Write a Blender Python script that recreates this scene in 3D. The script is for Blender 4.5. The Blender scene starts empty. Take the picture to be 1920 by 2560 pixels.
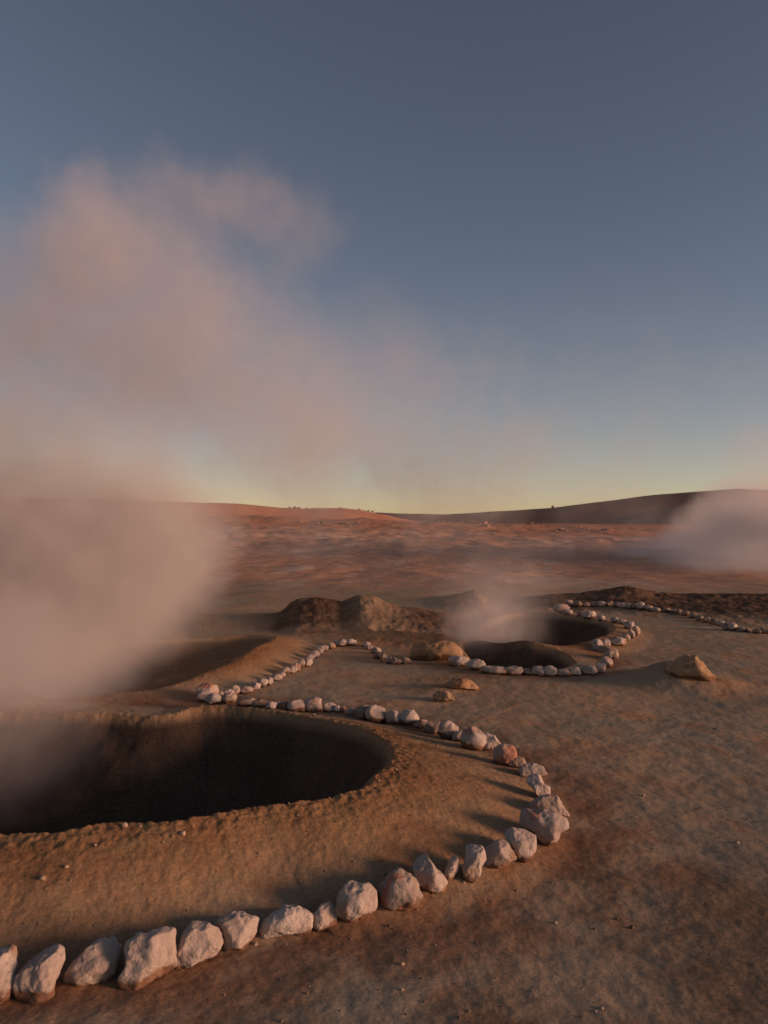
import bpy, math, random
import numpy as np
from mathutils import Vector, Matrix

R = math.radians
sc = bpy.context.scene
col = sc.collection
random.seed(7)

# ------------------------------------------------------------------ camera, sky, sun, exposure
CAM_H = 1.6
F = 1934.0                       # focal length in pixels of the 1920 x 2560 frame
YH = 1300.0                      # row of eye level in that frame
PITCH = math.atan((YH - 1280.0) / F)
cd = bpy.data.cameras.new('camera')
cam = bpy.data.objects.new('camera', cd); col.objects.link(cam)
cd.sensor_fit = 'VERTICAL'; cd.sensor_height = 24.0
cd.lens = 24.0 * F / 2560.0
cd.clip_start = 0.05; cd.clip_end = 20000
cam.location = (0, 0, CAM_H)
cam.rotation_euler = (R(90) + PITCH, 0, 0)
sc.camera = cam

SUN_EL, SUN_AZ = R(6.5), R(106)     # azimuth clockwise from the view direction
w = bpy.data.worlds.new('World'); sc.world = w; w.use_nodes = True
nt = w.node_tree; nt.nodes.clear()
sky = nt.nodes.new('ShaderNodeTexSky'); sky.sky_type = 'NISHITA'
sky.sun_disc = False
sky.sun_elevation = SUN_EL; sky.sun_rotation = SUN_AZ
sky.altitude = 4000; sky.air_density = 1.0; sky.dust_density = 8.0; sky.ozone_density = 0.0
bg = nt.nodes.new('ShaderNodeBackground'); bg.inputs['Strength'].default_value = 0.10
wo = nt.nodes.new('ShaderNodeOutputWorld')
wb = nt.nodes.new('ShaderNodeVectorMath'); wb.operation = 'MULTIPLY'; wb.inputs[1].default_value = (1.14, .985, 1.0)   # the camera's white balance
nt.links.new(sky.outputs[0], wb.inputs[0]); nt.links.new(wb.outputs[0], bg.inputs[0]); nt.links.new(bg.outputs[0], wo.inputs[0])

sd = bpy.data.lights.new('sun', 'SUN'); sd.energy = 4.9; sd.angle = R(17.0); sd.color = (1.0, 0.55, 0.36)
sun = bpy.data.objects.new('sun', sd); col.objects.link(sun)
S = Vector((math.cos(SUN_EL) * math.sin(SUN_AZ), math.cos(SUN_EL) * math.cos(SUN_AZ), math.sin(SUN_EL)))
sun.rotation_euler = S.to_track_quat('Z', 'Y').to_euler()
sun.location = S * 50

sc.view_settings.view_transform = 'Standard'; sc.view_settings.look = 'None'
sc.view_settings.gamma = 1.0; sc.view_settings.exposure = 0.0
cy = sc.cycles
cy.max_bounces = 6; cy.volume_bounces = 1; cy.diffuse_bounces = 3
cy.use_adaptive_sampling = True; cy.adaptive_threshold = 0.02
cy.volume_step_rate = 0.8; cy.volume_max_steps = 128
cy.use_denoising = True

# ------------------------------------------------------------------ noise
rng0 = np.random.RandomState(11)
PERM = np.concatenate([rng0.permutation(256)] * 3)
ANG = rng0.rand(256) * 2 * np.pi
G2 = np.stack([np.cos(ANG), np.sin(ANG)], 1)
G3 = rng0.randn(256, 3); G3 /= np.linalg.norm(G3, axis=1)[:, None]

def perlin2(x, y):
    xi = np.floor(x).astype(np.int64); yi = np.floor(y).astype(np.int64)
    xf = x - xi; yf = y - yi; xi &= 255; yi &= 255
    u = xf * xf * xf * (xf * (xf * 6 - 15) + 10); v = yf * yf * yf * (yf * (yf * 6 - 15) + 10)
    def g(ix, iy, dx, dy):
        h = PERM[PERM[ix] + iy]; return G2[h, 0] * dx + G2[h, 1] * dy
    a = g(xi, yi, xf, yf); b = g(xi + 1, yi, xf - 1, yf)
    c = g(xi, yi + 1, xf, yf - 1); d = g(xi + 1, yi + 1, xf - 1, yf - 1)
    return (a + u * (b - a)) * (1 - v) + (c + u * (d - c)) * v

def fbm2(x, y, octv=4, gain=0.5, seed=0.0):
    t = np.zeros_like(x); a = 1.0; f = 1.0
    for k in range(octv):
        t += a * perlin2(x * f + seed + 17.3 * k, y * f - seed + 9.1 * k); a *= gain; f *= 2.03
    return t

def perlin3(p):
    i = np.floor(p).astype(np.int64); f = p - i; i &= 255
    u = f * f * f * (f * (f * 6 - 15) + 10)
    out = 0
    for dx in (0, 1):
        for dy in (0, 1):
            for dz in (0, 1):
                h = PERM[PERM[PERM[i[:, 0] + dx] + i[:, 1] + dy] + i[:, 2] + dz]
                g = G3[h]
                d = g[:, 0] * (f[:, 0] - dx) + g[:, 1] * (f[:, 1] - dy) + g[:, 2] * (f[:, 2] - dz)
                wt = (u[:, 0] if dx else 1 - u[:, 0]) * (u[:, 1] if dy else 1 - u[:, 1]) * (u[:, 2] if dz else 1 - u[:, 2])
                out = out + d * wt
    return out

def fbm3(p, octv=4, gain=0.5):
    t = 0; a = 1.0; f = 1.0
    for k in range(octv):
        t = t + a * perlin3(p * f + 13.7 * k); a *= gain; f *= 2.05
    return t

def sstep(a, b, x):
    t = np.clip((x - a) / (b - a), 0, 1); return t * t * (3 - 2 * t)

# ------------------------------------------------------------------ terrain
def px(x, y, h=0.0):
    """plan position of a rim point standing h metres above the plain"""
    d = (CAM_H - h) * F / (y - YH)
    return ((x - 960) / F * d, d, h)

def catmull(P, n=6):
    P = np.array(P, float); N = len(P); out = []
    for i in range(N):
        p0, p1, p2, p3 = P[i - 1], P[i], P[(i + 1) % N], P[(i + 2) % N]
        for k in range(n):
            t = k / n
            out.append(0.5 * ((2 * p1) + (-p0 + p2) * t + (2 * p0 - 5 * p1 + 4 * p2 - p3) * t * t + (-p0 + 3 * p1 - 3 * p2 + p3) * t ** 3))
    return np.array(out)

class Pit:
    """a hole with a raised lip: rim points (x, y, lip height, outer slope width)"""
    def __init__(s, pts, depth, slope, rough=0.02, n=6):
        s.P = catmull(pts, n); s.depth = depth; s.slope = slope; s.rough = rough
        s.lo = s.P[:, :2].min(0) - 2.0; s.hi = s.P[:, :2].max(0) + 2.0
    def eval(s, x, y):
        P = s.P; N = len(P)
        best = np.full(x.shape, 1e9); hh = np.zeros(x.shape); ww = np.ones(x.shape); ins = np.zeros(x.shape, bool)
        for i in range(N):
            a = P[i]; b = P[(i + 1) % N]
            ex, ey = b[0] - a[0], b[1] - a[1]; L = ex * ex + ey * ey + 1e-12
            t = np.clip(((x - a[0]) * ex + (y - a[1]) * ey) / L, 0, 1)
            d = (x - a[0] - t * ex) ** 2 + (y - a[1] - t * ey) ** 2
            m = d < best
            best = np.where(m, d, best); hh = np.where(m, a[2] + t * (b[2] - a[2]), hh); ww = np.where(m, a[3] + t * (b[3] - a[3]), ww)
            c = ((a[1] > y) != (b[1] > y)) & (x < ex * (y - a[1]) / (ey + (1e-12 if ey == 0 else 0)) + a[0])
            ins ^= c
        d = np.sqrt(best)
        return np.where(ins, -d, d), hh, ww

def P_(lst):
    return [px(a, b, h) + (wd,) for a, b, h, wd in lst]

PIT1 = Pit([(-4.9, 4.6, .22, .9), (-4.2, 3.75, .25, .9), (-3.0, 3.35, .26, .8)] + P_([
    (0, 2078, .25, .72), (260, 2058, .26, .70), (500, 2036, .25, .72), (640, 2010, .24, .8), (800, 1992, .22, .95),
    (925, 1955, .20, 1.05), (985, 1895, .16, 1.0), (962, 1852, .12, .75), (885, 1812, .09, .5), (760, 1788, .06, .4),
    (620, 1768, .06, .35), (510, 1764, .06, .35), (400, 1788, .03, .4), (250, 1782, .03, .5)]) +
    [(-3.6, 6.3, .05, .6), (-4.7, 5.7, .12, .8)], 1.5, 1.0, .035)
PIT2 = Pit(P_([(120, 1745, .02, .5), (250, 1734, .02, .4), (400, 1720, .04, .4), (540, 1672, .09, .45), (600, 1645, .12, .5), (645, 1614, .14, .55),
    (690, 1594, .12, .5), (640, 1588, .03, .4), (520, 1596, .0, .4), (400, 1602, .0, .4), (250, 1610, .0, .5), (60, 1640, .0, .5), (0, 1700, 0, .5)]), .5, .55, .03)
PIT4 = Pit(P_([(1190, 1585, .0, .3), (1215, 1604, .02, .3), (1260, 1615, .03, .4), (1330, 1614, .06, .5), (1420, 1610, .09, .6), (1490, 1594, .09, .6), (1535, 1572, .06, .5),
    (1500, 1548, .02, .3), (1400, 1534, .02, .3), (1300, 1530, .02, .3), (1220, 1552, .0, .3)]), 1.0, 1.2, .03)
PIT5 = Pit(P_([(1150, 1606, .02, .2), (1170, 1645, .0, .2), (1225, 1668, .0, .2), (1320, 1674, .0, .2), (1400, 1668, .0, .25), (1440, 1655, .0, .3), (1410, 1640, .0, .3), (1365, 1630, .02, .3),
    (1310, 1622, .03, .3), (1260, 1618, .03, .3), (1205, 1606, .02, .2)]), .5, 1.2, .02)
PITS = [PIT1, PIT2, PIT4, PIT5]

# low mounds of mud: x, y, height, radius right, radius left, radius in depth
def mound(xp, yp, d, wl, wr, wd, base=0.0):
    z = CAM_H - (yp - YH) / F * d
    return ((xp - 960) / F * d, d, z - base, wl / F * d, wr / F * d, wd)
MOUNDS = [
    mound(1695, 1648, 7.7, 95, 66, .34), mound(1790, 1700, 7.45, 90, 70, .2), mound(1100, 1712, 7.35, 50, 55, .18), mound(1105, 1700, 7.75, 60, 60, .2),
    mound(1090, 1640, 9.0, 110, 90, .45), mound(1300, 1612, 9.25, 55, 50, .22),
]
# long mud ridges: crest outline in photo pixels at one distance, width of the near and far flank
RIDGES = [
    (10.5, 1.0, .35, [(600, 1640), (640, 1612), (690, 1594), (760, 1588), (850, 1583), (1000, 1580), (1110, 1582), (1160, 1592), (1200, 1630)]),
    (12.5, 2.0, .9, [(430, 1600), (520, 1560), (600, 1548), (680, 1535), (705, 1528), (728, 1508), (750, 1497), (786, 1491), (820, 1495), (852, 1503), (880, 1492), (901, 1483), (935, 1485), (958, 1500), (980, 1511), (1030, 1519), (1084, 1527), (1130, 1537), (1175, 1546), (1230, 1552), (1300, 1580)]),
    (15.2, 1.9, 1.2, [(1000, 1530), (1040, 1508), (1100, 1495), (1150, 1483), (1185, 1476), (1197, 1481), (1214, 1500), (1245, 1512), (1290, 1508), (1330, 1493), (1380, 1485), (1450, 1482), (1510, 1472), (1560, 1465), (1590, 1468), (1640, 1480), (1700, 1485), (1800, 1484), (1920, 1485), (2100, 1482), (2500, 1490), (2900, 1520)]),
]

def ground_h(x, y, detail=True):
    """height of the ground; also masks for ground colours"""
    r = np.hypot(x, y)
    far = sstep(16, 60, y)
    z = 0.03 * fbm2(x * .55, y * .55, 3, seed=3.1) * sstep(1, 5, r)
    # plain: slow rise with hummocks
    rise = np.interp(y, [0, 22, 140, 150, 400, 6000], [0, 0, 1.0, 1.0, -.6, -2.0])
    tilt = np.clip(-x / np.maximum(y, 1), -.6, .6) * 1.1
    z = z + rise + sstep(40, 140, y) * tilt * sstep(400, 180, y)
    z = z - .024 * np.clip(x, -90, 90) * sstep(18, 60, y) * sstep(400, 170, y)      # the plain leans to the right, towards the light
    hum = fbm2(x * .11 + 3, y * .055, 4, seed=8.0)
    hum2 = fbm2(x * .45, y * .22, 3, seed=21.0)
    z = z + far * (.34 * hum + .085 * hum2) * sstep(260, 110, y) + sstep(15, 24, y) * .05 * hum2
    z = z + sstep(105, 140, y) * sstep(175, 145, y) * (.5 + .6 * fbm2(x * .09, y * .05, 3, seed=5.5))
    near_dark = np.maximum(np.exp(-((x - 1.75) / 1.0) ** 2 - ((y - 2.7) / 1.1) ** 2), np.exp(-((x - .3) / 1.6) ** 2 - ((y - 2.1) / .55) ** 2))  # mask that darkens the ground at near right and in front
    red = np.zeros_like(z); ochre = np.zeros_like(z); mud = np.zeros_like(z); lip = np.zeros_like(z)
    for (mx, my, mh, wl, wr, wd) in MOUNDS:
        m = (np.abs(x - mx) < 4 * (wl + wr)) & (np.abs(y - my) < 4 * wd)
        if not m.any(): continue
        dx = x[m] - mx; dy = (y[m] - my) / wd
        dx = np.where(dx < 0, dx / wl, dx / wr)
        q = np.sqrt(dx * dx + dy * dy)
        nz = 1 + .25 * fbm2(x[m] * 2.2, y[m] * 2.2, 3, seed=mx * 3)
        b = mh * np.exp(-.8 * q ** 2 * nz) * (1 + .10 * fbm2(x[m] * 5, y[m] * 5, 3, seed=2.0))
        z[m] = z[m] * (1 - .75 * np.exp(-.5 * q ** 2)) + b
        ochre[m] = np.maximum(ochre[m], .55 * np.exp(-.5 * q ** 2))
        lip[m] = np.maximum(lip[m], .5 * np.exp(-.6 * q ** 2))
    dark = np.zeros_like(z)
    for (dc, wf, wb, pts) in RIDGES:
        m = (y > dc - wf - 4) & (y < dc + wb + 1) & (np.abs(x / np.maximum(y, 1)) < 1.3)
        if not m.any(): continue
        xm = x[m]; ym = y[m]
        e = np.interp(xm / ym, [(q[0] - 960) / F for q in pts], [q[1] for q in pts])
        top = np.maximum(CAM_H - (e - YH) / F * dc, 0)
        off = .15 * fbm2(xm * .7, ym * 0 + dc, 3, seed=dc)
        t = (ym - dc - off)
        gul = 1 + .15 * fbm2(xm * 2.4, ym * .8, 3, seed=dc * 2)
        wq = wf + (np.clip((xm / ym - .28) / .25, 0, 1) * 2.4 if dc > 15 else 0)
        t = np.where(t < 0, -t / (wq * gul), t / wb)
        k = np.clip(1 - t, 0, 1); k = k * k * (3 - 2 * k) * .3 + k * .7
        zi = z[m]
        z[m] = zi * (1 - k * .8) + top * k + (.03 * fbm2(xm * 3, ym * 3, 3, .6, seed=12.0) + .014 * fbm2(xm * 9, ym * 9, 2, seed=14.0)) * np.minimum(k * 4, 1) * np.minimum(top * 8, 1)
        (ochre if dc < 11 else dark)[m] = np.maximum((ochre if dc < 11 else dark)[m], np.clip(k * 2.5, 0, 1) * np.clip(top * 9, 0, 1) * (1 - (.38 * sstep(-.07, -.02, xm / ym) * sstep(.06, .0, xm / ym) if dc == 12.5 else 0)))
        lip[m] = np.maximum(lip[m], .5 * np.clip(k * 2, 0, 1) * np.clip(top * 7, 0, 1))
    for p in PITS:
        m = (x > p.lo[0]) & (x < p.hi[0]) & (y > p.lo[1]) & (y < p.hi[1])
        if not m.any(): continue
        xm = x[m]; ym = y[m]
        ragged = .05 * fbm2(xm * 2.5, ym * 2.5, 3, seed=4.4) + (.012 * fbm2(xm * 14, ym * 14, 3, seed=9.4) if detail else 0)
        s, h, wd = p.eval(xm, ym)
        ragged = ragged * np.exp(-(s / .14) ** 2)
        s = s + ragged * (1 if p.depth > .5 else .5)
        t = np.clip(s / wd, 0, 1)
        outer = h * (1 - t) ** 1.6 * (1 + 1.2 * t)
        si = np.maximum(-s, 0)
        wall = p.slope * (1 + .15 * fbm2(xm * .6, ym * .6, 2, seed=1.2)) * si
        fold = .24 * fbm2((xm * .8 + ym * .55) * 1.1, (ym * .8 - xm * .5) * .45, 3, seed=6.6) * np.clip(si * 2, 0, 1)
        drop = p.depth * (1 - np.exp(-wall / p.depth))
        zi = z[m]
        zz = np.where(s > 0, zi + outer, zi * np.exp(-si * 2) + h - drop + fold)
        zz = zz + (.035 * fbm2(xm * 2.5, ym * 2.5, 3, .5, seed=3.3) * np.clip(si * 4, 0, 1) if detail else 0)
        if p is PIT1:
            ax, ay, bx, by = -1.62, 6.35, -2.45, 5.35
            tt = np.clip(((xm - ax) * (bx - ax) + (ym - ay) * (by - ay)) / ((bx - ax) ** 2 + (by - ay) ** 2), 0, 1)
            dd = np.hypot(xm - ax - tt * (bx - ax), ym - ay - tt * (by - ay))
            zz = zz + .17 * np.exp(-(dd / .28) ** 2) * np.clip(si * 1.6 - .15, 0, 1)
        z[m] = zz
        ochre[m] = np.maximum(ochre[m], np.where(s > 0, np.clip(1.15 - .9 * t, 0, 1) * np.clip(h / .10, 0, 1) * sstep(1.02, .8, t), .9 * np.exp(-si * (9 if p is PIT1 else 40))))
        if p is PIT1 or p is PIT5: red[m] = np.maximum(red[m], np.where(s > 0, sstep(.55, 1.0, s / wd) * sstep(.75, .0, s - wd) * .8, 0))
        mud[m] = np.maximum(mud[m], (sstep(.0, .10, si) * (.7 if p is PIT2 else 1) if p is not PIT4 else np.maximum(sstep(.0, .10, si), .9 * sstep(.55, .1, s) * sstep(2.1, 1.5, xm))))  # dark colour carried past one left rim as shade, muting its sunlit arc
        lip[m] = np.maximum(lip[m], np.exp(-(s / np.where(s > 0, .16, .05)) ** 2) * (1 if p is PIT1 else .5))
        lip[m] = np.maximum(lip[m], np.where((s > 0) & (t < 1), .28 * (1 - t ** 3) * np.clip(h / .1, 0, 1), 0))
    if detail:
        cl = fbm2(x * 24, y * 24, 2, .55, seed=7.7)
        crumb = np.clip(fbm2(x * 21, y * 21, 2, .5, seed=1.7), -.15, 1)
        near = sstep(30, 8, r)
        z = z + near * (.0012 * cl + lip * (.007 * cl + .008 * crumb) * sstep(16, 6, r))
        z = z + near * .006 * fbm2(x * 6, y * 6, 3, seed=31.0)
    return z, ochre, mud, lip, dark, red, near_dark

def interp_crest(pts, ang):
    a = np.array([(q[0] - 960) / F for q in pts]); e = np.array([(YH - q[1]) / F for q in pts])
    return np.interp(ang, a, e)
CREST_L = [(-3500, 1262), (-1500, 1240), (-400, 1230), (0, 1240), (250, 1248), (500, 1256), (600, 1259), (640, 1263), (700, 1269), (760, 1271), (800, 1270), (860, 1270), (900, 1275), (940, 1283), (960, 1286), (1000, 1295), (1040, 1302), (1080, 1306), (1160, 1312), (1400, 1322), (3000, 1330)]
CREST_R = [(-3000, 1300), (600, 1291), (900, 1281), (960, 1282), (1040, 1285), (1100, 1286.5), (1200, 1281), (1300, 1275), (1382, 1269), (1504, 1254), (1634, 1237), (1773, 1227), (1842, 1222), (1920, 1225), (2100, 1232), (2600, 1245), (4000, 1265), (6000, 1290)]
CREST_M = [(0, 1345), (1300, 1335), (1450, 1315), (1560, 1290), (1640, 1274), (1720, 1262), (1790, 1256), (1900, 1258), (2100, 1270), (2600, 1290), (4000, 1310)]
def hill_h(pts, d0, dc, d1, x, y, nz, seed):
    t = x / np.maximum(y, 1e-3)
    e = interp_crest(pts, t)
    zc = CAM_H + e * dc
    up = sstep(d0, dc, y) * .45 + .55 * np.clip((y - d0) / (dc - d0), 0, 1)
    dn = sstep(d1, dc, y)
    k = np.where(y < dc, up, dn)
    z = -3 + (zc + 3) * k + nz * fbm2(x / 30, y / 45, 4, seed=seed) * k * sstep(dc * 1.02, dc * .93, y)
    return z
def hill_left(x, y):
    t = np.clip(x / np.maximum(y, 1e-3), -.9, .6)
    dc = 330 + 240 * t                       # the ridge runs away from the viewer towards the right
    e = interp_crest(CREST_L, t)
    zc = CAM_H + e * dc
    q = (y - dc) / 80
    k = np.where(q < 0, np.clip(1 + q, 0, 1), np.clip(1 - q * .35, 0, 1))
    k = k * (.4 + .6 * k * (2 - k)) + .0
    return -2.5 + (zc + 2.5) * np.clip(k, 0, 1) + .35 * fbm2(x / 22, y / 30, 4, seed=2.0) * k * sstep(.02, -.12, q)
def hill_right(x, y): return hill_h(CREST_R, 430, 760, 1500, x, y, 2.2, 4.0)
def hill_mid(x, y): return hill_h(CREST_M, 330, 470, 640, x, y, 1.2, 9.0)

def all_h(x, y):
    z = ground_h(x, y, False)[0]
    f = y > 100
    if f.any():
        z = z.copy()
        z[f] = np.maximum(np.maximum(z[f], hill_left(x[f], y[f])), np.maximum(hill_right(x[f], y[f]), hill_mid(x[f], y[f])))
    return z
DEP = 1.5 * np.exp(np.linspace(0, math.log(900 / 1.5), 5200))
def hit(xp, yp):
    """first point of the terrain met along the sight line of a photo pixel"""
    X = (xp - 960) / F * DEP; Z = CAM_H - (yp - YH) / F * DEP
    b = Z < all_h(X, DEP.copy())
    i = int(np.argmax(b)) if b.any() else len(DEP) - 1
    return Vector((X[i], DEP[i], Z[i]))

# ------------------------------------------------------------------ mesh helpers
def mesh_np(name, verts, faces, smooth=True, attrs=None):
    verts = np.asarray(verts, np.float32); faces = np.asarray(faces, np.int32)
    me = bpy.data.meshes.new(name)
    me.vertices.add(len(verts)); me.vertices.foreach_set('co', verts.ravel())
    k = faces.shape[1]
    me.loops.add(faces.size); me.loops.foreach_set('vertex_index', faces.ravel())
    me.polygons.add(len(faces)); me.polygons.foreach_set('loop_start', np.arange(0, faces.size, k, dtype=np.int32))
    if smooth: me.polygons.foreach_set('use_smooth', np.ones(len(faces), bool))
    for n, a in (attrs or {}).items():
        at = me.attributes.new(n, 'FLOAT', 'POINT'); at.data.foreach_set('value', np.asarray(a, np.float32))
    me.update(calc_edges=True); me.validate()
    return me
def add_obj(name, me, mat, label=None, cat=None, group=None, kind=None, parent=None):
    o = bpy.data.objects.new(name, me); col.objects.link(o)
    if mat and not me.materials: me.materials.append(mat)
    if label: o['label'] = label
    if cat: o['category'] = cat
    if group: o['group'] = group
    if kind: o['kind'] = kind
    if parent: o.parent = parent
    return o
def grid_faces(nr, na, closed):
    i = np.arange(nr - 1)[:, None]; j = np.arange(na if closed else na - 1)[None, :]
    a = i * na + j; b = i * na + (j + 1) % na
    return np.stack([a, b, b + na, a + na], -1).reshape(-1, 4)

# ------------------------------------------------------------------ materials
class NT:
    def __init__(s, name):
        s.m = bpy.data.materials.new(name); s.m.use_nodes = True; s.t = s.m.node_tree; s.t.nodes.clear()
    def n(s, typ, **kw):
        o = s.t.nodes.new(typ)
        for k, v in kw.items(): setattr(o, k, v)
        return o
    def l(s, a, b): s.t.links.new(a, b)
    def set(s, sock, v):
        if hasattr(v, 'is_linked') or hasattr(v, 'links'): s.l(v, sock)
        else: sock.default_value = v
    def math(s, op, a, b=0.0, c=0.0, clamp=False):
        o = s.n('ShaderNodeMath', operation=op, use_clamp=clamp)
        for k, v in enumerate((a, b, c)): s.set(o.inputs[k], v)
        return o.outputs[0]
    def vmath(s, op, a, b=None):
        o = s.n('ShaderNodeVectorMath', operation=op); s.set(o.inputs[0], a)
        if b is not None: s.set(o.inputs[1], b)
        return o.outputs[1] if op in ('LENGTH', 'DOT_PRODUCT') else o.outputs[0]
    def noise(s, vec, scale, detail=4, rough=.55, dist=0, out=0):
        o = s.n('ShaderNodeTexNoise'); s.l(vec, o.inputs['Vector'])
        o.inputs['Scale'].default_value = scale; o.inputs['Detail'].default_value = detail
        o.inputs['Roughness'].default_value = rough; o.inputs['Distortion'].default_value = dist
        return o.outputs[out]
    def ramp(s, f, lo, hi):
        o = s.n('ShaderNodeMapRange', interpolation_type='SMOOTHSTEP'); s.set(o.inputs[0], f)
        o.inputs[1].default_value = lo; o.inputs[2].default_value = hi
        return o.outputs[0]
    def mix(s, f, a, b, mode='MIX'):
        o = s.n('ShaderNodeMix', data_type='RGBA', blend_type=mode)
        s.set(o.inputs[0], f)
        for k, v in ((6, a), (7, b)):
            s.set(o.inputs[k], (v + (1,)) if isinstance(v, tuple) and len(v) == 3 else v)
        return o.outputs[2]
    def attr(s, name): return s.n('ShaderNodeAttribute', attribute_name=name).outputs['Fac']
    def bump(s, h, strength, dist, normal=None):
        o = s.n('ShaderNodeBump'); o.inputs['Strength'].default_value = strength; o.inputs['Distance'].default_value = dist
        s.l(h, o.inputs['Height'])
        if normal: s.l(normal, o.inputs['Normal'])
        return o.outputs[0]
    def finish(s, colr, rough=.95, normal=None, spec=.15):
        b = s.n('ShaderNodeBsdfPrincipled'); s.set(b.inputs['Base Color'], (colr + (1,)) if isinstance(colr, tuple) else colr)
        s.set(b.inputs['Roughness'], rough); b.inputs['Specular IOR Level'].default_value = spec
        if normal: s.l(normal, b.inputs['Normal'])
        o = s.n('ShaderNodeOutputMaterial'); s.l(b.outputs[0], o.inputs['Surface'])
        return s.m

def ground_material():
    g = NT('ground_soil')
    P = g.n('ShaderNodeNewGeometry').outputs['Position']
    n_big = g.noise(P, .55, 5, .6, .4); n_med = g.noise(P, 2.3, 6, .68, .6); n_fine = g.noise(P, 14, 5, .65); n_grit = g.noise(P, 70, 3, .6)
    c = g.mix(g.ramp(n_big, .38, .64), (0.438, 0.319, 0.207), (0.378, 0.323, 0.236))
    c = g.mix(g.ramp(n_med, .46, .70), c, (0.461, 0.270, 0.147))
    n_m2 = g.noise(g.vmath('ADD', P, (31, 7, 3)), 3.4, 6, .72, .5)
    c = g.mix(g.math('MULTIPLY', g.ramp(n_m2, .50, .74), .45), c, (0.261, 0.236, 0.178))
    n_m3 = g.noise(g.vmath('ADD', P, (3, 57, 13)), 1.3, 4, .65, .3)
    c = g.mix(g.math('MULTIPLY', g.ramp(n_m3, .5, .7), .3), c, (0.554, 0.423, 0.281))
    c = g.mix(g.math('MULTIPLY', g.attr('red'), g.ramp(g.math('ADD', n_med, g.math('MULTIPLY', g.attr('red'), .25)), .45, .72)), c, g.mix(n_m2, (0.280, 0.133, 0.067), (0.196, 0.105, 0.063)))
    # darker ground near the viewer
    dm = g.math('ADD', g.attr('near_dark'), g.math('MULTIPLY', g.math('SUBTRACT', n_med, .5), .9))
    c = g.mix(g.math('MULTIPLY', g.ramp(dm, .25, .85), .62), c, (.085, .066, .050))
    # ochre crust on the raised rims
    och = g.attr('ochre')
    oc = g.mix(g.ramp(n_med, .36, .66), (0.296, 0.159, 0.065), (0.233, 0.113, 0.053))
    oc = g.mix(g.math('MULTIPLY', g.ramp(n_m2, .5, .68), .6), oc, (0.311, 0.202, 0.100))
    oc = g.mix(g.math('MULTIPLY', g.ramp(n_fine, .58, .75), .55), oc, (0.148, 0.085, 0.050))
    c = g.mix(g.math('MULTIPLY', och, g.math('ADD', g.math('MULTIPLY', n_med, .6), .62), clamp=True), c, oc)
    # far plain: reddish earth with pale and grey mineral streaks
    sep = g.n('ShaderNodeSeparateXYZ'); g.l(P, sep.inputs[0])
    fy = sep.outputs[1]
    sv = g.n('ShaderNodeMapping'); g.l(P, sv.inputs[0]); sv.inputs['Scale'].default_value = (.10, .045, 0)
    sv2 = g.n('ShaderNodeMapping'); g.l(P, sv2.inputs[0]); sv2.inputs['Scale'].default_value = (.30, .16, 0)
    f1 = g.noise(sv.outputs[0], 1.0, 5, .62, .6); f2 = g.noise(sv2.outputs[0], 1.0, 6, .66, .8)
    pc = g.mix(g.ramp(f1, .36, .62), (.68, .355, .22), (.60, .36, .245))
    pc = g.mix(g.math('MULTIPLY', g.ramp(f2, .55, .61), .9), pc, (.74, .54, .40))
    pc = g.mix(g.math('MULTIPLY', g.ramp(f2, .46, .34), .55), pc, (.42, .24, .17))
    sv3 = g.n('ShaderNodeMapping'); g.l(P, sv3.inputs[0]); sv3.inputs['Scale'].default_value = (2.4, 1.3, 0)
    f3 = g.noise(sv3.outputs[0], 1.0, 7, .72, .5)
    pc = g.mix(g.math('MULTIPLY', g.ramp(f3, .555, .61), .8), pc, (.78, .58, .44))
    pc = g.mix(g.math('MULTIPLY', g.ramp(f3, .44, .37), .75), pc, (.36, .205, .15))
    redd = g.mix(g.ramp(f2, .35, .65), (.58, .25, .12), (.52, .20, .10))
    pc = g.mix(g.ramp(g.math('ADD', fy, g.math('MULTIPLY', f1, 70)), 95, 135), pc, redd)
    c = g.mix(g.ramp(fy, 14.5, 24), c, pc)
    dk = g.mix(g.ramp(n_m2, .42, .6), (.080, .048, .033), (.150, .098, .068))
    dk = g.mix(g.math('MULTIPLY', g.ramp(n_fine, .55, .75), .5), dk, (.17, .12, .085))
    c = g.mix(g.math('MULTIPLY', g.attr('dark'), 1.0, clamp=True), c, dk)
    # damp mud in the pits; darkened further in place of shade on their walls
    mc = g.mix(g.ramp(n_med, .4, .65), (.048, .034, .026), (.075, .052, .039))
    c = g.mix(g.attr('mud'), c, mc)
    # grit
    c = g.mix(g.ramp(n_grit, .25, .75), g.mix(.30, c, (.02, .015, .01)), g.mix(.14, c, (.42, .30, .20)))
    rt = g.ramp(fy, 40, 6)
    h = g.math('ADD', g.math('MULTIPLY', n_fine, 1.0), g.math('MULTIPLY', n_grit, .35))
    n_cr = g.noise(P, 42, 4, .7)
    h = g.math('ADD', h, g.math('MULTIPLY', g.math('MULTIPLY', n_cr, g.math('ADD', och, .12)), 1.6))
    nb = g.bump(h, .34, .010)
    return g.finish(c, 1.0, nb, 0.0)

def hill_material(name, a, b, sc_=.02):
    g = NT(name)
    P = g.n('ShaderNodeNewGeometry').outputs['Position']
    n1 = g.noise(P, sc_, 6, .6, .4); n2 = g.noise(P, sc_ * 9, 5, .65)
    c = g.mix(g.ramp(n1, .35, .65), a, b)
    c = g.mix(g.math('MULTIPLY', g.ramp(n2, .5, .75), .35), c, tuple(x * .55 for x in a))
    return g.finish(c, .95, g.bump(n2, .4, 1.0), .1)

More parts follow.
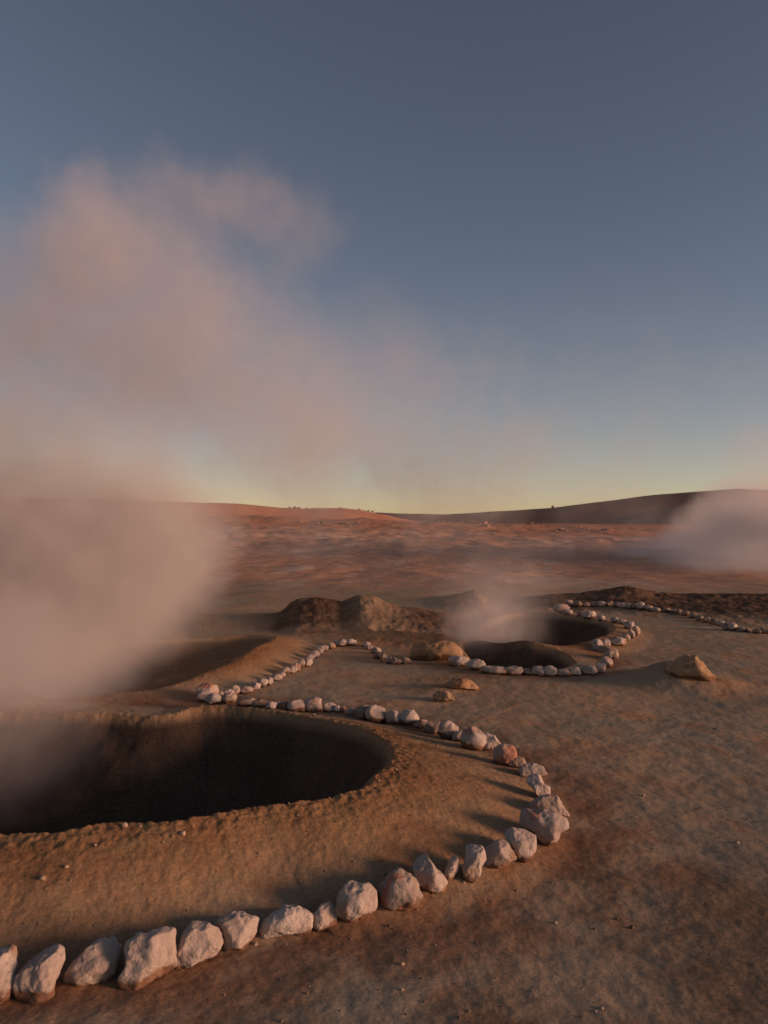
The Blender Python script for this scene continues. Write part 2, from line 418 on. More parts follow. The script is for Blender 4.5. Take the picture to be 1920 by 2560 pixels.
def stone_material(name, pale, stain, amount):
    g = NT(name)
    tc = g.n('ShaderNodeTexCoord').outputs['Object']
    oi = g.n('ShaderNodeObjectInfo')
    rv = g.vmath('SCALE', (1, 1, 1)); rv.node.inputs[0].default_value = (37, 19, 53); g.l(oi.outputs['Random'], rv.node.inputs['Scale'])
    P = g.vmath('ADD', tc, rv)
    n1 = g.noise(P, 5, 5, .6, .3); n2 = g.noise(P, 22, 6, .65); n3 = g.noise(P, 90, 4, .6)
    c = g.mix(g.ramp(n1, .35, .65), pale, tuple(x * k for x, k in zip(pale, (.80, .74, .70))))
    c = g.mix(g.math('MULTIPLY', g.ramp(n2, .5, .72), .45), c, tuple(x * k for x, k in zip(pale, (.62, .60, .60))))
    c = g.mix(g.math('MULTIPLY', oi.outputs['Random'], .42), c, (.24, .185, .15))
    sep = g.n('ShaderNodeSeparateXYZ'); g.l(tc, sep.inputs[0])
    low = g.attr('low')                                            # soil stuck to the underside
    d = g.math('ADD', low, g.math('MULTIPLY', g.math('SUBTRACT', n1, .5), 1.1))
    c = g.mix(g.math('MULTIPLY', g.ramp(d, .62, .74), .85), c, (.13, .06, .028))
    c = g.mix(g.math('MULTIPLY', g.ramp(g.noise(g.vmath('ADD', P, (9, 4, 2)), 4.2, 3, .5, .5), amount, amount + .08), .8), c, stain)
    h = g.math('ADD', n2, g.math('MULTIPLY', n3, .4))
    return g.finish(c, .9, g.bump(h, .6, .02), .15)

M_GROUND = ground_material()
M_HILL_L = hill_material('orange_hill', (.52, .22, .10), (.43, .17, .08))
M_HILL_R = hill_material('brown_hill', (.125, .054, .034), (.088, .040, .027), .008)  # base colour darkened to stand in for shade on the hill
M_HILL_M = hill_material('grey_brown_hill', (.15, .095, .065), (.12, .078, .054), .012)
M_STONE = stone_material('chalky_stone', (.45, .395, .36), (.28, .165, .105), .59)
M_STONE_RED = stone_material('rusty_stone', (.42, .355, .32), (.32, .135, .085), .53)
M_STONE_DARK = stone_material('brown_shaded_stone', (.27, .215, .18), (.15, .08, .055), .6)  # for brown stones, and shade put into the colour of stones in shadow
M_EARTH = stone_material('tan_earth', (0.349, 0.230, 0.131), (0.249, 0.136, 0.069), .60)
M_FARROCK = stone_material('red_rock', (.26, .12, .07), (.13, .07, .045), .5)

# ------------------------------------------------------------------ ground sheet and hills
def build_ground():
    dth = R(.075)
    fine = np.arange(-R(33) + dth, R(33) - dth * .5, dth)
    side = [R(33)]
    st = dth
    while side[-1] < R(180) - R(3):
        st = min(st * 1.12, R(5)); side.append(side[-1] + st)
    side = np.array(side[:-1])
    th = np.concatenate([-side[::-1], fine, side])
    r = [0.03, .1, .2, .35, .5, .7, .9, 1.1, 1.3]
    while r[-1] < 2.2: r.append(r[-1] * 1.012)
    while r[-1] < 7.4: r.append(r[-1] * 1.0026)
    while r[-1] < 30: r.append(r[-1] * 1.0044)
    while r[-1] < 180: r.append(r[-1] * 1.009)
    while r[-1] < 9000: r.append(r[-1] * 1.05)
    r = np.array(r)
    RR, TT = np.meshgrid(r, th, indexing='ij')
    x = (RR * np.sin(TT)).ravel(); y = (RR * np.cos(TT)).ravel()
    z, och, mud, lip, dark, red, near_dark = ground_h(x, y, True)
    me = mesh_np('ground', np.stack([x, y, z], 1), grid_faces(len(r), len(th), True)[:, ::-1], True, {'ochre': och, 'mud': mud, 'dark': dark, 'red': red, 'near_dark': near_dark})
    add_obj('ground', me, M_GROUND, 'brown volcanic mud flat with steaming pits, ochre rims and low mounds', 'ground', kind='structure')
build_ground()

def build_hill(name, fn, d0, d1, a0, a1, nd, na, mat, label):
    d = np.linspace(d0, d1, nd); t = np.linspace(a0, a1, na)
    DD, TT = np.meshgrid(d, t, indexing='ij')
    y = DD.ravel(); x = (TT * DD).ravel()
    me = mesh_np(name, np.stack([x, y, fn(x, y)], 1), grid_faces(nd, na, False)[:, ::-1])
    add_obj(name, me, mat, label, 'hill', kind='structure')
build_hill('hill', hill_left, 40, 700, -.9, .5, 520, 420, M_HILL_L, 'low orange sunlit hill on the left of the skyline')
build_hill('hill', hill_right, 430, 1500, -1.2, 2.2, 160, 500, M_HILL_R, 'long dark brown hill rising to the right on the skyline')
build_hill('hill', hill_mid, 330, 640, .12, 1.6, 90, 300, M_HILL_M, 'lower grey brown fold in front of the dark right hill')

# ------------------------------------------------------------------ stones
def ico(sub):
    import bmesh
    bm = bmesh.new(); bmesh.ops.create_icosphere(bm, subdivisions=sub, radius=1)
    bm.verts.ensure_lookup_table()
    v = np.array([q.co[:] for q in bm.verts]); f = np.array([[q.index for q in t.verts] for t in bm.faces]); bm.free()
    return v, f
ICO = {k: ico(k) for k in (2, 3, 4, 5)}

def rock_shape(poly, depth, sub, seed, facets=7, rough=1.0, squash=.72):
    """poly: outline (n,2) in metres, seen from the front, centred; returns verts (x right, y away, z up), faces"""
    rs = np.random.RandomState(seed)
    V, Fc = ICO[sub]
    poly = np.asarray(poly, float)
    ang = np.arctan2(V[:, 2], V[:, 0]); rho = np.hypot(V[:, 0], V[:, 2])
    # radius of the outline along each direction
    ts = np.linspace(-np.pi, np.pi, 361); rad = np.zeros(361)
    n = len(poly)
    for k, t in enumerate(ts):
        c, s_ = math.cos(t), math.sin(t); best = 0
        for i in range(n):
            a = poly[i]; e = poly[(i + 1) % n] - a
            den = c * e[1] - s_ * e[0]
            if abs(den) < 1e-12: continue
            u = (a[0] * e[1] - a[1] * e[0]) / den; v = (a[0] * s_ - a[1] * c) / den
            if u > 0 and -1e-6 <= v <= 1 + 1e-6: best = max(best, u)
        rad[k] = best
    rad[-1] = rad[0]
    ker = np.array([1, 2, 3, 4, 3, 2, 1.]); ker /= ker.sum()
    rad = np.convolve(np.concatenate([rad[-4:-1], rad, rad[1:4]]), ker, 'valid')[:361]
    Rr = np.interp(ang, ts, rad)
    q = rho ** squash
    p = np.stack([np.cos(ang) * Rr * q, np.sign(V[:, 1]) * np.abs(V[:, 1]) ** .85 * depth, np.sin(ang) * Rr * q], 1)
    size = (Rr.mean() + depth) / 2
    for k in range(facets):
        nn = rs.randn(3); nn[1] = -abs(nn[1]) - .55 if rs.rand() < .75 else abs(nn[1]) + .3
        nn /= np.linalg.norm(nn)
        d = p @ nn; off = d.max() * rs.uniform(.72, .92)
        ov = np.maximum(d - off, 0)
        p = p - np.outer(ov * .93, nn)
    dirn = p / (np.linalg.norm(p, axis=1)[:, None] + 1e-9)
    sd = rs.rand(3) * 60
    p = p + dirn * (size * rough * (.17 * fbm3(p / size * 1.3 + sd, 3) + .06 * fbm3(p / size * 4 + sd, 4, .65)))[:, None]
    return p, Fc

def place_rock(name, outline_px, seed, mat, label, cat, group=None, sub=4, thick=.5, facets=7, rough=1.0, sink=0.0):
    """outline in photo pixels; the rock stands on the terrain where its lower edge meets it"""
    o = np.asarray(outline_px, float)
    lo, hi = o.min(0), o.max(0)
    cx, cy = (lo + hi) / 2
    base = hit(cx, hi[1])
    wm = (hi[0] - lo[0]) / F * base.y; hm = (hi[1] - lo[1]) / F * base.y
    dep = thick * math.sqrt(wm * hm)
    dc = base.y + dep * .55
    s = dc / F
    C = Vector(((cx - 960) * s, dc, CAM_H - (cy - YH) * s))
    view = (C - Vector((0, 0, CAM_H))).normalized()
    right = view.cross(Vector((0, 0, 1))).normalized(); up = right.cross(view).normalized()
    poly = np.stack([(o[:, 0] - cx) * s, -(o[:, 1] - cy) * s], 1)
    # angular sort keeps the outline star shaped around its centre
    p, Fc = rock_shape(poly, dep, sub, seed, facets, rough)
    M = np.array([right[:], view[:], up[:]])
    wv = p @ M
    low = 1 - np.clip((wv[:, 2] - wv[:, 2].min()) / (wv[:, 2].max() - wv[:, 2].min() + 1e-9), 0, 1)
    me = mesh_np(name, wv, Fc, True, {'low': low})
    ob = add_obj(name, me, mat, label, cat, group)
    ob.location = C - Vector((0, 0, sink))
    return ob

def zoomed(pts, ox, oy, k): return [(ox + a / k, oy + b / k) for a, b in pts]
Z1 = (0, 2000, 2.3042); Z2 = (600, 1980, 2.9625); Z3 = (1000, 1740, 2.9625)
NEAR = [
 (Z1, [(-60,900),(0,850),(60,850),(100,875),(100,960),(90,1040),(70,1110),(20,1140),(-50,1130),(-75,1020)], 'S', 'upright pale stone cut off by the left edge of the frame'),
 (Z1, [(105,975),(150,935),(250,880),(300,858),(345,856),(370,885),(375,945),(345,990),(320,1050),(315,1105),(260,1130),(190,1128),(130,1085),(100,1030)], 'S', 'pale grooved stone with a raised right shoulder, beside the stone cut off by the frame'),
 (Z1, [(365,985),(430,920),(530,830),(590,808),(635,825),(650,800),(668,810),(668,845),(695,870),(690,950),(670,1020),(600,1035),(480,1030),(400,1032),(370,1010)], 'S', 'wedge shaped pale stone with a small spike on its high right end'),
 (Z1, [(695,980),(735,920),(750,800),(800,762),(850,770),(940,758),(1000,775),(1015,880),(1010,960),(960,990),(880,1015),(790,1045),(730,1030),(698,1000)], 'S', 'largest blocky pinkish stone near the lower left, right of the spiked wedge'),
 (Z1, [(1018,860),(1060,760),(1120,695),(1200,710),(1265,750),(1285,830),(1250,880),(1160,910),(1080,925),(1035,942),(1020,900)], 'S', 'domed pale stone with an ochre stained foot, right of the largest blocky stone'),
 (Z1, [(1245,690),(1300,655),(1380,638),(1440,658),(1490,690),(1470,770),(1445,825),(1380,848),(1310,840),(1280,780)], 'S', 'angular pale stone with a flat front, left of the wide gap in the near row'),
 (Z2, [(160,985),(190,930),(260,870),(340,838),(420,850),(490,865),(540,910),(535,985),(510,1030),(450,1060),(410,1030),(300,1035),(200,1055),(168,1030)], 'S', 'low lumpy grey stone with an arched underside, right of the wide gap'),
 (Z2, [(540,890),(600,830),(670,808),(705,840),(728,945),(660,985),(575,1005),(545,965)], 'S', 'small square stone wedged between the lumpy grey stone and a big round one'),
 (Z2, [(712,840),(740,740),(780,680),(830,648),(880,665),(960,680),(1000,740),(1008,850),(960,880),(900,920),(850,935),(760,915),(725,890)], 'S', 'big rounded whitish stone right of the small square stone'),
 (Z2, [(1003,750),(1030,680),(1110,600),(1190,565),(1260,600),(1310,670),(1345,750),(1310,810),(1220,850),(1130,858),(1050,830),(1010,800)], 'R', 'peaked stone with a reddish front face, right of the big rounded whitish one'),
 (Z2, [(1280,560),(1300,500),(1370,450),(1400,490),(1440,550),(1500,600),(1528,650),(1520,710),(1490,735),(1430,720),(1360,700),(1310,650)], 'S', 'pointed pale stone leaning left, beside the peaked reddish stone'),
 (Z2, [(1510,590),(1540,510),(1590,462),(1618,490),(1612,560),(1580,610),(1550,648),(1520,640)], 'S', 'thin narrow stone standing between the pointed stone and the waisted one'),
 (Z3, [(490,1110),(530,1090),(590,1092),(625,1130),(625,1200),(600,1250),(590,1310),(550,1350),(510,1360),(465,1330),(455,1260),(485,1190)], 'S', 'tall waisted stone like a stubby figure eight in the near row'),
 (Z3, [(620,1130),(680,1085),(750,1062),(800,1085),(835,1140),(855,1185),(800,1220),(720,1255),(620,1270),(605,1230)], 'S', 'smooth domed stone right of the tall waisted one'),
 (Z3, [(760,1010),(830,978),(920,985),(1000,1020),(998,1100),(965,1190),(930,1210),(860,1195),(830,1120),(790,1060)], 'S', 'flat topped stone tapering downward, left of the big jagged corner stone'),
 (Z3, [(885,855),(940,842),(1000,850),(1080,840),(1150,850),(1220,890),(1235,960),(1190,990),(1150,1060),(1090,1095),(1030,1060),(990,1000),(890,960)], 'R', 'big jagged white and rust stone at the bend of the near row'),
 (Z3, [(960,790),(1050,740),(1110,722),(1160,725),(1185,780),(1230,830),(1250,868),(1180,880),(1060,880),(980,860)], 'R', 'flat rusty slab tucked behind the big jagged corner stone'),
 (Z3, [(920,625),(960,592),(1030,588),(1060,640),(1100,660),(1115,720),(1060,750),(1000,735),(990,690),(940,650)], 'S', 'two lobed stone just beyond the rusty slab, shaded on its left'),
 (Z3, [(870,570),(890,520),(940,495),(1000,495),(1050,515),(1080,560),(1060,585),(960,598),(890,600)], 'S', 'long bright stone lying crosswise, beyond the two lobed stone'),
 (Z3, [(765,480),(800,455),(850,440),(910,450),(940,490),(880,525),(810,525)], 'D', 'low dark grey stone in front of the stone with a red blotch'),
 (Z3, [(690,470),(700,390),(760,348),(830,360),(865,420),(860,445),(800,490),(770,510),(720,510)], 'R', 'rounded stone with a red blotch on its lit right side'),
 (Z3, [(590,380),(600,300),(640,275),(700,290),(745,345),(730,375),(680,395),(620,400)], 'S', 'shaded bulky stone left of the red blotched stone'),
]
def grow(o, k):
    o = np.array(o); c = (o.min(0) + o.max(0)) / 2; return (o - c) * k + c
MATS = {'S': M_STONE, 'R': M_STONE_RED, 'D': M_STONE_DARK}
GA = 'stones ringing the big near pit'; GB = 'stones of the middle row'; GC = 'stones looping round the right pit'; GD = 'stones of the far right row'
sd_ = 100
for (z, pts, mk, lab) in NEAR:
    sd_ += 1
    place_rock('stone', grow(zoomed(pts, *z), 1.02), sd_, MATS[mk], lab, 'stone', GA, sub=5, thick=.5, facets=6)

def rand_outline(box, rs, k=9):
    x0, x1, y0, y1 = box
    cx, cy, a, b = (x0 + x1) / 2, (y0 + y1) / 2, (x1 - x0) / 2, (y1 - y0) / 2
    t0 = rs.rand() * 6.28; out = []
    for i in range(k):
        t = t0 + (i + rs.uniform(-.3, .3)) / k * 2 * math.pi
        c, s = math.cos(t), math.sin(t)
        rr = (abs(c) ** 2.6 + abs(s) ** 2.6) ** (-1 / 2.6) * rs.uniform(.95, 1.16)
        out.append((cx + a * c * rr, cy + b * s * rr))
    return out
ORD = ['first', 'second', 'third', 'fourth', 'fifth', 'sixth', 'seventh', 'eighth', 'ninth', 'tenth', 'eleventh', 'twelfth', 'thirteenth', 'fourteenth', 'fifteenth', 'sixteenth',
       'seventeenth', 'eighteenth', 'nineteenth', 'twentieth'] + ['twenty-' + q for q in ('first', 'second', 'third', 'fourth', 'fifth', 'sixth', 'seventh', 'eighth', 'ninth')] + ['thirtieth', 'thirty-first']
# boxes: x0, x1, top, base (photo pixels)
ROW_A = [(496,541,1710,1742,'R'),(499,527,1729,1751),(517,549,1735,1758),(541,562,1737,1753),(561,590,1734,1757),(599,638,1744,1763,'D'),(636,668,1750,1766,'D'),(668,690,1755,1770),(686,703,1753,1768),(701,727,1755,1771,'D'),
         (723,764,1752,1775),(761,802,1746,1777),(808,838,1757,1776),(836,850,1764,1778),(847,864,1765,1778,'D'),(866,895,1771,1787),(893,929,1764,1793,'D'),(919,961,1767,1800),(953,971,1781,1802,'D'),(967,997,1778,1807),(1001,1041,1777,1808),
         (1040,1067,1800,1818),(1061,1101,1805,1828,'D'),(1098,1138,1806,1841),(1133,1162,1829,1851),(1156,1209,1823,1866)]
ROW_B = [(546,560,1727,1740),(562,585,1724,1739),(580,599,1715,1735),(599,632,1716,1732),(627,651,1705,1723),(645,668,1696,1715),(664,682,1693,1711),(678,704,1685,1700,'R'),(697,713,1680,1693),(705,726,1668,1685),
         (724,742,1663,1682),(733,750,1658,1676),(747,762,1647,1667),(757,780,1645,1664),(766,784,1636,1650),(775,798,1627,1643),(784,806,1621,1635),(791,811,1615,1629),(804,820,1613,1626),(819,838,1607,1622),
         (833,850,1600,1614),(846,868,1599,1614),(866,889,1598,1613),(907,925,1604,1617),(914,931,1613,1624),(929,951,1619,1632),(935,955,1630,1646,'D'),(951,967,1635,1653,'D'),(964,980,1642,1657),(977,1003,1645,1659,'D'),(999,1024,1643,1658,'D')]
ROW_C = [(1125,1170,1640,1664),(1169,1208,1649,1673),(1205,1262,1665,1684),(1263,1303,1666,1686),(1302,1332,1671,1686),(1331,1360,1665,1688),(1359,1388,1665,1688),(1388,1423,1673,1690),(1421,1449,1669,1687),(1453,1488,1664,1686),
         (1486,1512,1658,1681),(1499,1527,1644,1667),(1512,1543,1627,1648),(1483,1536,1615,1631,'D'),(1479,1505,1599,1619),(1504,1524,1599,1616),(1522,1561,1593,1614),(1552,1572,1585,1601),(1568,1585,1575,1594),(1579,1597,1566,1587),
         (1559,1583,1554,1572),(1543,1563,1548,1560),(1526,1545,1543,1557),(1494,1511,1539,1551),(1456,1487,1528,1545),(1443,1458,1529,1540,'D'),(1409,1429,1524,1536),(1387,1420,1510,1530),(1409,1433,1501,1517,'R')]
ROW_D = [(1432,1454,1503,1517,'D'),(1453,1474,1506,1517,'D'),(1475,1492,1505,1516,'D'),(1492,1512,1503,1516),(1512,1533,1503,1515,'D'),(1532,1549,1505,1517,'D'),(1548,1564,1507,1520),(1562,1577,1508,1521),(1576,1593,1509,1521,'D'),(1591,1609,1506,1523),
         (1607,1629,1513,1525),(1626,1649,1519,1528),(1658,1674,1520,1529,'D'),(1677,1690,1522,1531),(1687,1705,1524,1535,'D'),(1703,1722,1527,1539,'D'),(1723,1743,1533,1546,'D'),(1739,1756,1538,1551,'D'),(1756,1774,1543,1555,'D'),(1772,1794,1548,1560,'D'),
         (1789,1808,1551,1565),(1804,1823,1558,1574,'D'),(1820,1841,1558,1576),(1838,1860,1568,1578,'D'),(1858,1880,1571,1580,'D'),(1880,1901,1573,1583,'D'),(1899,1922,1570,1583,'D')]
def look(b, mk, big):
    wq, hq = b[1] - b[0], b[3] - b[2]
    a = wq / hq
    sh = 'flat' if a > 1.75 else 'upright' if a < 1.05 else 'blocky' if a < 1.3 else 'rounded' if a < 1.5 else 'low'
    c = {'S': 'pale', 'R': 'rust stained', 'D': 'dull dark'}[mk]
    return f'{sh} {c}'
def row(boxes, group, tail, seed0, sub, thick):
    for i, b in enumerate(boxes):
        mk = b[4] if len(b) > 4 else 'S'
        rs = np.random.RandomState(seed0 + i)
        lab = f'{look(b, mk, 0)} stone, {ORD[i]} {tail}'
        if group == GA and i == 0: lab = 'red-capped stone where the near ring and the middle row meet'
        if group == GC and i == 0: lab = 'bright white stone touching the right foot of the tan boulder'
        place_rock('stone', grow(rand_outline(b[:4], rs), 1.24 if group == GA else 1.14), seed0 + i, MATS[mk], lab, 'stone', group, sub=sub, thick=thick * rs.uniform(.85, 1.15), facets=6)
row(ROW_A, GA, 'in the near ring counting from the red-capped stone', 300, 4, .55)
row(ROW_B, GB, 'up the middle row counting from the red-capped stone', 400, 4, .55)
row(ROW_C, GC, 'round the right loop counting from the tan boulder', 500, 4, .55)
row(ROW_D, GD, 'in the far right row counting from its left end', 600, 3, .55)

# boulder and crusted outcrops
Z5 = (860, 1660, 3.318); Z6 = (960, 1440, 2.242); Z9 = (1500, 1560, 3.95)
place_rock('boulder', zoomed([(145,415),(165,380),(220,370),(260,378),(330,360),(385,370),(425,400),(442,430),(438,455),(370,465),(300,475),(200,472),(148,465)], *Z6), 41, M_EARTH,
           'tan rounded boulder between the middle row and the right loop', 'boulder', sub=5, thick=.45, facets=5, rough=.8)
place_rock('rock_outcrop', zoomed([(735,255),(780,222),(870,216),(890,250),(918,290),(850,305),(770,318),(740,285)], *Z5), 42, M_EARTH,
           'small pale outcrop with an overhanging lip, nearer of two on the open flat', 'outcrop', sub=5, thick=.5, facets=6, rough=1.2)
place_rock('rock_outcrop', zoomed([(800,195),(860,150),(900,115),(1000,112),(1050,135),(1110,185),(1150,205),(1000,210),(860,208)], *Z5), 43, M_EARTH,
           'low crusty outcrop just behind the small overhanging one on the open flat', 'outcrop', sub=5, thick=.6, facets=5, rough=1.3)
place_rock('rock_outcrop', zoomed([(640,440),(700,370),(760,320),(840,282),(940,280),(1000,345),(1050,420),(1130,480),(1060,530),(900,520),(740,510)], *Z9), 44, M_EARTH,
           'orange lit crusty outcrop standing alone on the right of the flat', 'outcrop', sub=5, thick=.5, facets=1, rough=1.1, sink=.03)

# ------------------------------------------------------------------ far rocks on the plain and the hill crests
ZA = (600, 1220, 3.318); ZB = (1100, 1220, 2.765)
FARROCKS = [(ZA, [(410,162,18),(455,165,30),(490,165,22),(550,166,14),(620,168,12),(830,168,20),(985,180,24),(1010,186,14),(1035,190,18),(1065,192,20),(1100,197,22),(1135,203,10),(1165,208,14),(970,212,14)],
             'small dark red rock among those strung along the orange hill crest', 'rocks on the orange hill crest'),
            (ZA, [(460,292,14),(490,290,24),(545,299,18),(600,294,20),(640,296,20),(690,296,28),(712,300,16),(825,298,20),(850,300,26),(880,304,22),(905,316,22),(935,302,18),(970,297,26),(1000,300,20),(1045,300,16),(1100,298,14),(1180,293,12),(1400,292,10),(1480,294,12),(1560,291,12),(1640,283,26)],
             'dark red rock on the ragged rim at the foot of the orange hill', 'rocks on the rim below the orange hill'),
            (ZB, [(10,233,26),(60,241,12),(125,242,10),(150,236,16),(190,232,20),(215,240,24),(240,244,24),(265,252,26),(300,250,40),(320,270,36),(345,244,14),(375,256,14),(395,252,12),(455,255,10),(490,254,10),(515,261,10),(560,252,14),(625,250,26),(670,254,12),(700,258,12),(740,265,12),(770,252,12),(810,259,10),(970,262,16),(1310,252,14)],
             'reddish rock in the scatter at the foot of the dark hill', 'rocks at the foot of the dark hill'),
            (ZB, [(990,284,14),(1020,290,14),(800,298,18),(830,296,40),(860,299,30),(1130,294,22),(1160,298,36),(1185,290,22),(1240,298,10),(500,292,16),(1200,375,14),(215,442,10)],
             'reddish rock lying out on the plain before the dark hill', 'rocks out on the far plain')]
protos = []
for k in range(7):
    rs = np.random.RandomState(900 + k)
    p, fc = rock_shape(rand_outline((-1, 1, -.7, .7), rs, 8), .9, 3, 900 + k, 8, 1.2)
    me = mesh_np('rock', p, fc, True, {'low': np.zeros(len(p))}); me.materials.append(M_FARROCK); protos.append(me)
k = 0
for (z, lst, lab, grp) in FARROCKS:
    for (a, b, wd) in lst:
        q = hit(z[0] + a / z[2], z[1] + b / z[2])
        o = add_obj('rock', protos[k % 7], None, lab, 'rock', grp); k += 1
        s = wd / z[2] / F * q.y * (.58 if 'crest' in grp else .9)
        o.location = q + Vector((0, s * .3, s * .12)); o.scale = (s, s, s * random.uniform(.55, .85)); o.rotation_euler = (random.uniform(-.2, .2), random.uniform(-.2, .2), random.uniform(0, 6.28))
q = hit(1100 + 780 / 2.765, 1220 + 138 / 2.765)
o = add_obj('rock', protos[3], None, 'lone dark rock standing up from the crest of the long dark hill', 'rock'); o.location = q + Vector((0, 0, .9)); o.scale = (1.3, 1.3, 1.9)

# ------------------------------------------------------------------ loose grit
def build_gravel():
    rs = np.random.RandomState(5); V, Fc = ICO[2]
    V = V[:]; vs = []; fs = []; n = 0
    N = 800
    d = 2.3 * np.exp(rs.rand(N) * math.log(14 / 2.3)); t = rs.uniform(-.62, .62, N)
    x = d * t; y = d
    z, och, mud, lip, dark, red, near_dark = ground_h(x, y, True)
    for i in range(N):
        if mud[i] > .05: continue
        s = rs.choice([.003, .004, .006, .010], p=[.45, .35, .15, .05]) * (1 + .04 * d[i])
        if och[i] > .4: s *= 1.3
        p = V * (1 + .5 * rs.uniform(-.5, .5, (len(V), 1)))
        p = p * np.array([1, rs.uniform(.6, 1), rs.uniform(.45, .8)]) * s
        a = rs.rand() * 6.28; c, q = math.cos(a), math.sin(a)
        p = np.stack([p[:, 0] * c - p[:, 1] * q, p[:, 0] * q + p[:, 1] * c, p[:, 2]], 1) + np.array([x[i], y[i], z[i] + s * .2])
        vs.append(p); fs.append(Fc + n); n += len(V)
    vs = np.concatenate(vs)
    me = mesh_np('gravel', vs, np.concatenate(fs), False, {'low': np.zeros(len(vs))})
    add_obj('gravel', me, M_GRIT, 'loose pale grit and crumbs strewn over the brown flat', 'gravel', kind='stuff')
g = NT('grit')
P = g.n('ShaderNodeNewGeometry').outputs['Position']
M_GRIT = g.finish(g.mix(g.ramp(g.noise(P, 9, 3), .4, .62), (.13, .085, .055), (.36, .28, .21)), .95)
build_gravel()

# ------------------------------------------------------------------ steam
def blob(xp, yp, d, rpx, amount, sx=1.0, sy=1.0, sz=1.0):
    s = d / F
    return ((xp - 960) * s, d, CAM_H - (yp - YH) * s, rpx * s * sx, rpx * s * sy, rpx * s * sz, amount)

def steam(blobs, label, nscale, namp, edge, wisp, voxel):
    import bmesh
    c0 = np.mean([b[:3] for b in blobs], 0)
    g = NT('steam')
    tc = g.n('ShaderNodeTexCoord').outputs['Object']
    nv = g.noise(tc, nscale, 5, .60, 0, 1)
    off = g.vmath('SCALE', g.vmath('SUBTRACT', nv, (.5, .5, .5))); off.node.inputs['Scale'].default_value = namp
    nv2 = g.noise(tc, nscale * 3.1, 3, .6, 0, 1)
    off2 = g.vmath('SCALE', g.vmath('SUBTRACT', nv2, (.5, .5, .5))); off2.node.inputs['Scale'].default_value = namp * .38
    p = g.vmath('ADD', g.vmath('ADD', tc, off), off2)
    tot = None
    for b in blobs:
        q = g.vmath('DIVIDE', g.vmath('SUBTRACT', p, tuple(np.array(b[:3]) - c0)), tuple(b[3:6]))
        l = g.vmath('LENGTH', q)
        m = g.n('ShaderNodeMapRange', interpolation_type='SMOOTHSTEP'); g.l(l, m.inputs[0])
        m.inputs[1].default_value = 1.0; m.inputs[2].default_value = edge; m.inputs[3].default_value = 0; m.inputs[4].default_value = b[6]
        tot = m.outputs[0] if tot is None else g.math('ADD', tot, m.outputs[0])
    sp = g.n('ShaderNodeSeparateColor'); g.l(nv, sp.inputs[0])
    sp2 = g.n('ShaderNodeSeparateColor'); g.l(nv2, sp2.inputs[0])
    fine = g.math('ADD', g.math('MULTIPLY', sp.outputs[0], .6), g.math('MULTIPLY', sp2.outputs[1], .4))
    tot = g.math('MULTIPLY', tot, g.math('ADD', g.math('MULTIPLY', g.ramp(fine, .36, .64), wisp * 2), 1 - wisp))
    v = g.n('ShaderNodeVolumePrincipled'); v.inputs['Color'].default_value = (.93, .90, .90, 1); v.inputs['Anisotropy'].default_value = 0.1
    g.l(tot, v.inputs['Density'])
    o = g.n('ShaderNodeOutputMaterial'); g.l(v.outputs[0], o.inputs['Volume'])
    # the cloud's body: one closed skin round all its billows
    V, Fc = ICO[3]
    vs = []; fs = []
    for k, b in enumerate(blobs):
        vs.append(V * (np.array(b[3:6]) + namp * .45) + (np.array(b[:3]) - c0)); fs.append(Fc + k * len(V))
    me = mesh_np('steam_plume', np.concatenate(vs), np.concatenate(fs))
    ob = add_obj('steam_plume', me, g.m, label, 'steam', 'steam rising from the pits', kind='stuff')
    ob.location = c0
    rm = ob.modifiers.new('skin', 'REMESH'); rm.mode = 'VOXEL'; rm.voxel_size = voxel
    return ob

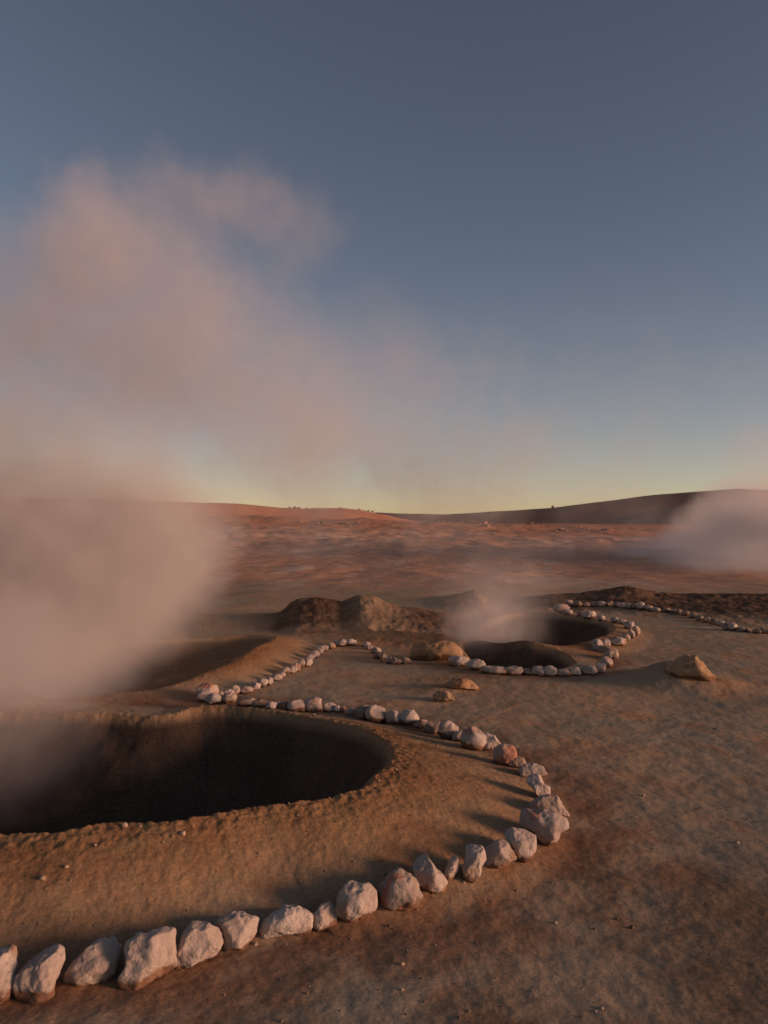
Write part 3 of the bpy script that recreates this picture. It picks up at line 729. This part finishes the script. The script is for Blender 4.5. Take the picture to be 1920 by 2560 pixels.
D = 8.0
steam([blob(120, 1480, 8.5, 390, 1.1), blob(340, 1390, 9.0, 290, .9), blob(-150, 1400, 8.5, 420, 1.1), blob(60, 1690, 7.0, 240, .8, 1.4), blob(-40, 1790, 5.9, 340, .55), blob(-250, 1740, 6.4, 330, .8), blob(40, 1260, 9.0, 330, .28), blob(280, 1230, 9.3, 280, .20), blob(410, 1330, 9.5, 240, .42),
       blob(200, 1060, 9.5, 400, .26), blob(-150, 980, 9.0, 430, .24), blob(330, 800, 9.5, 350, .38), blob(560, 860, 9.8, 290, .30), blob(230, 600, 9.5, 215, .5), blob(0, 740, 9.2, 270, .32),
       blob(620, 500, 10, 150, .36), blob(430, 540, 10, 180, .30), blob(740, 590, 10, 160, .22), blob(700, 1060, 10.5, 300, .26), blob(900, 960, 11, 300, .13)],
      'huge pinkish steam cloud billowing from the near pits up the left side', 1.0, 1.25, .4, .45, .16)
steam([blob(1180, 930, 14, 210, .09, 1.3), blob(1020, 1000, 14, 240, .09, 1.2), blob(1250, 1150, 14, 200, .22), blob(1120, 1210, 14, 200, .25, 1.4), blob(880, 1160, 14, 260, .22, 1.3), blob(1480, 1190, 14, 220, .10, 1.4), blob(660, 1100, 13, 200, .15), blob(1330, 1080, 14, 160, .05), blob(760, 1130, 14, 170, .14, 1.3), blob(1560, 1000, 14, 380, .030, 1.3), blob(1900, 1060, 14, 280, .035), blob(480, 1130, 13, 230, .16, 1.2)],
      'faint torn steam wisps drifting before the bright skyline', .9, 1.4, .1, .9, .2)  # drifting wisps, plus faint billows added to warm the low sky
steam([blob(1245, 1580, 9.9, 120, .8, 1.35), blob(1190, 1560, 10.0, 100, .5, 1.2), blob(1240, 1490, 10.2, 150, .34, 1.3), blob(1290, 1430, 10.3, 170, .09, 1.3), blob(1150, 1440, 10.3, 150, .06)],
      'thin greyish steam wisp rising from the middle right pit', 1.6, .5, .1, .5, .1)
steam([blob(1950, 1375, 32, 185, .36, 1.0, 4.3), blob(1845, 1420, 32, 140, .22, 1.2, 4.3), blob(1715, 1440, 31, 140, .10, 1.3, 4.2), blob(1885, 1275, 32, 115, .24, 1.0, 3.5), blob(2030, 1330, 32, 150, .06, 1.0, 3.5), blob(1950, 1140, 32, 130, .05, 1.0, 3.0), blob(1640, 1435, 31, 120, .04, 1.3, 4.0), blob(1900, 1450, 25, 150, .20, 1.2, 2.6), blob(1770, 1465, 24, 120, .10, 1.3, 2.4)],
      'lilac grey steam bank drifting behind the dark ridge on the right', .8, 1.5, .45, .6, .3)
steam([blob(560, 1430, 30, 230, .035, 2.0), blob(900, 1440, 34, 200, .022, 2.6), blob(1350, 1430, 34, 220, .03, 2.4), blob(1600, 1400, 40, 220, .03, 2.0)],
      'thin low steam drifting across the plain behind the mud ridges', .35, 2.5, .0, .8, .5)
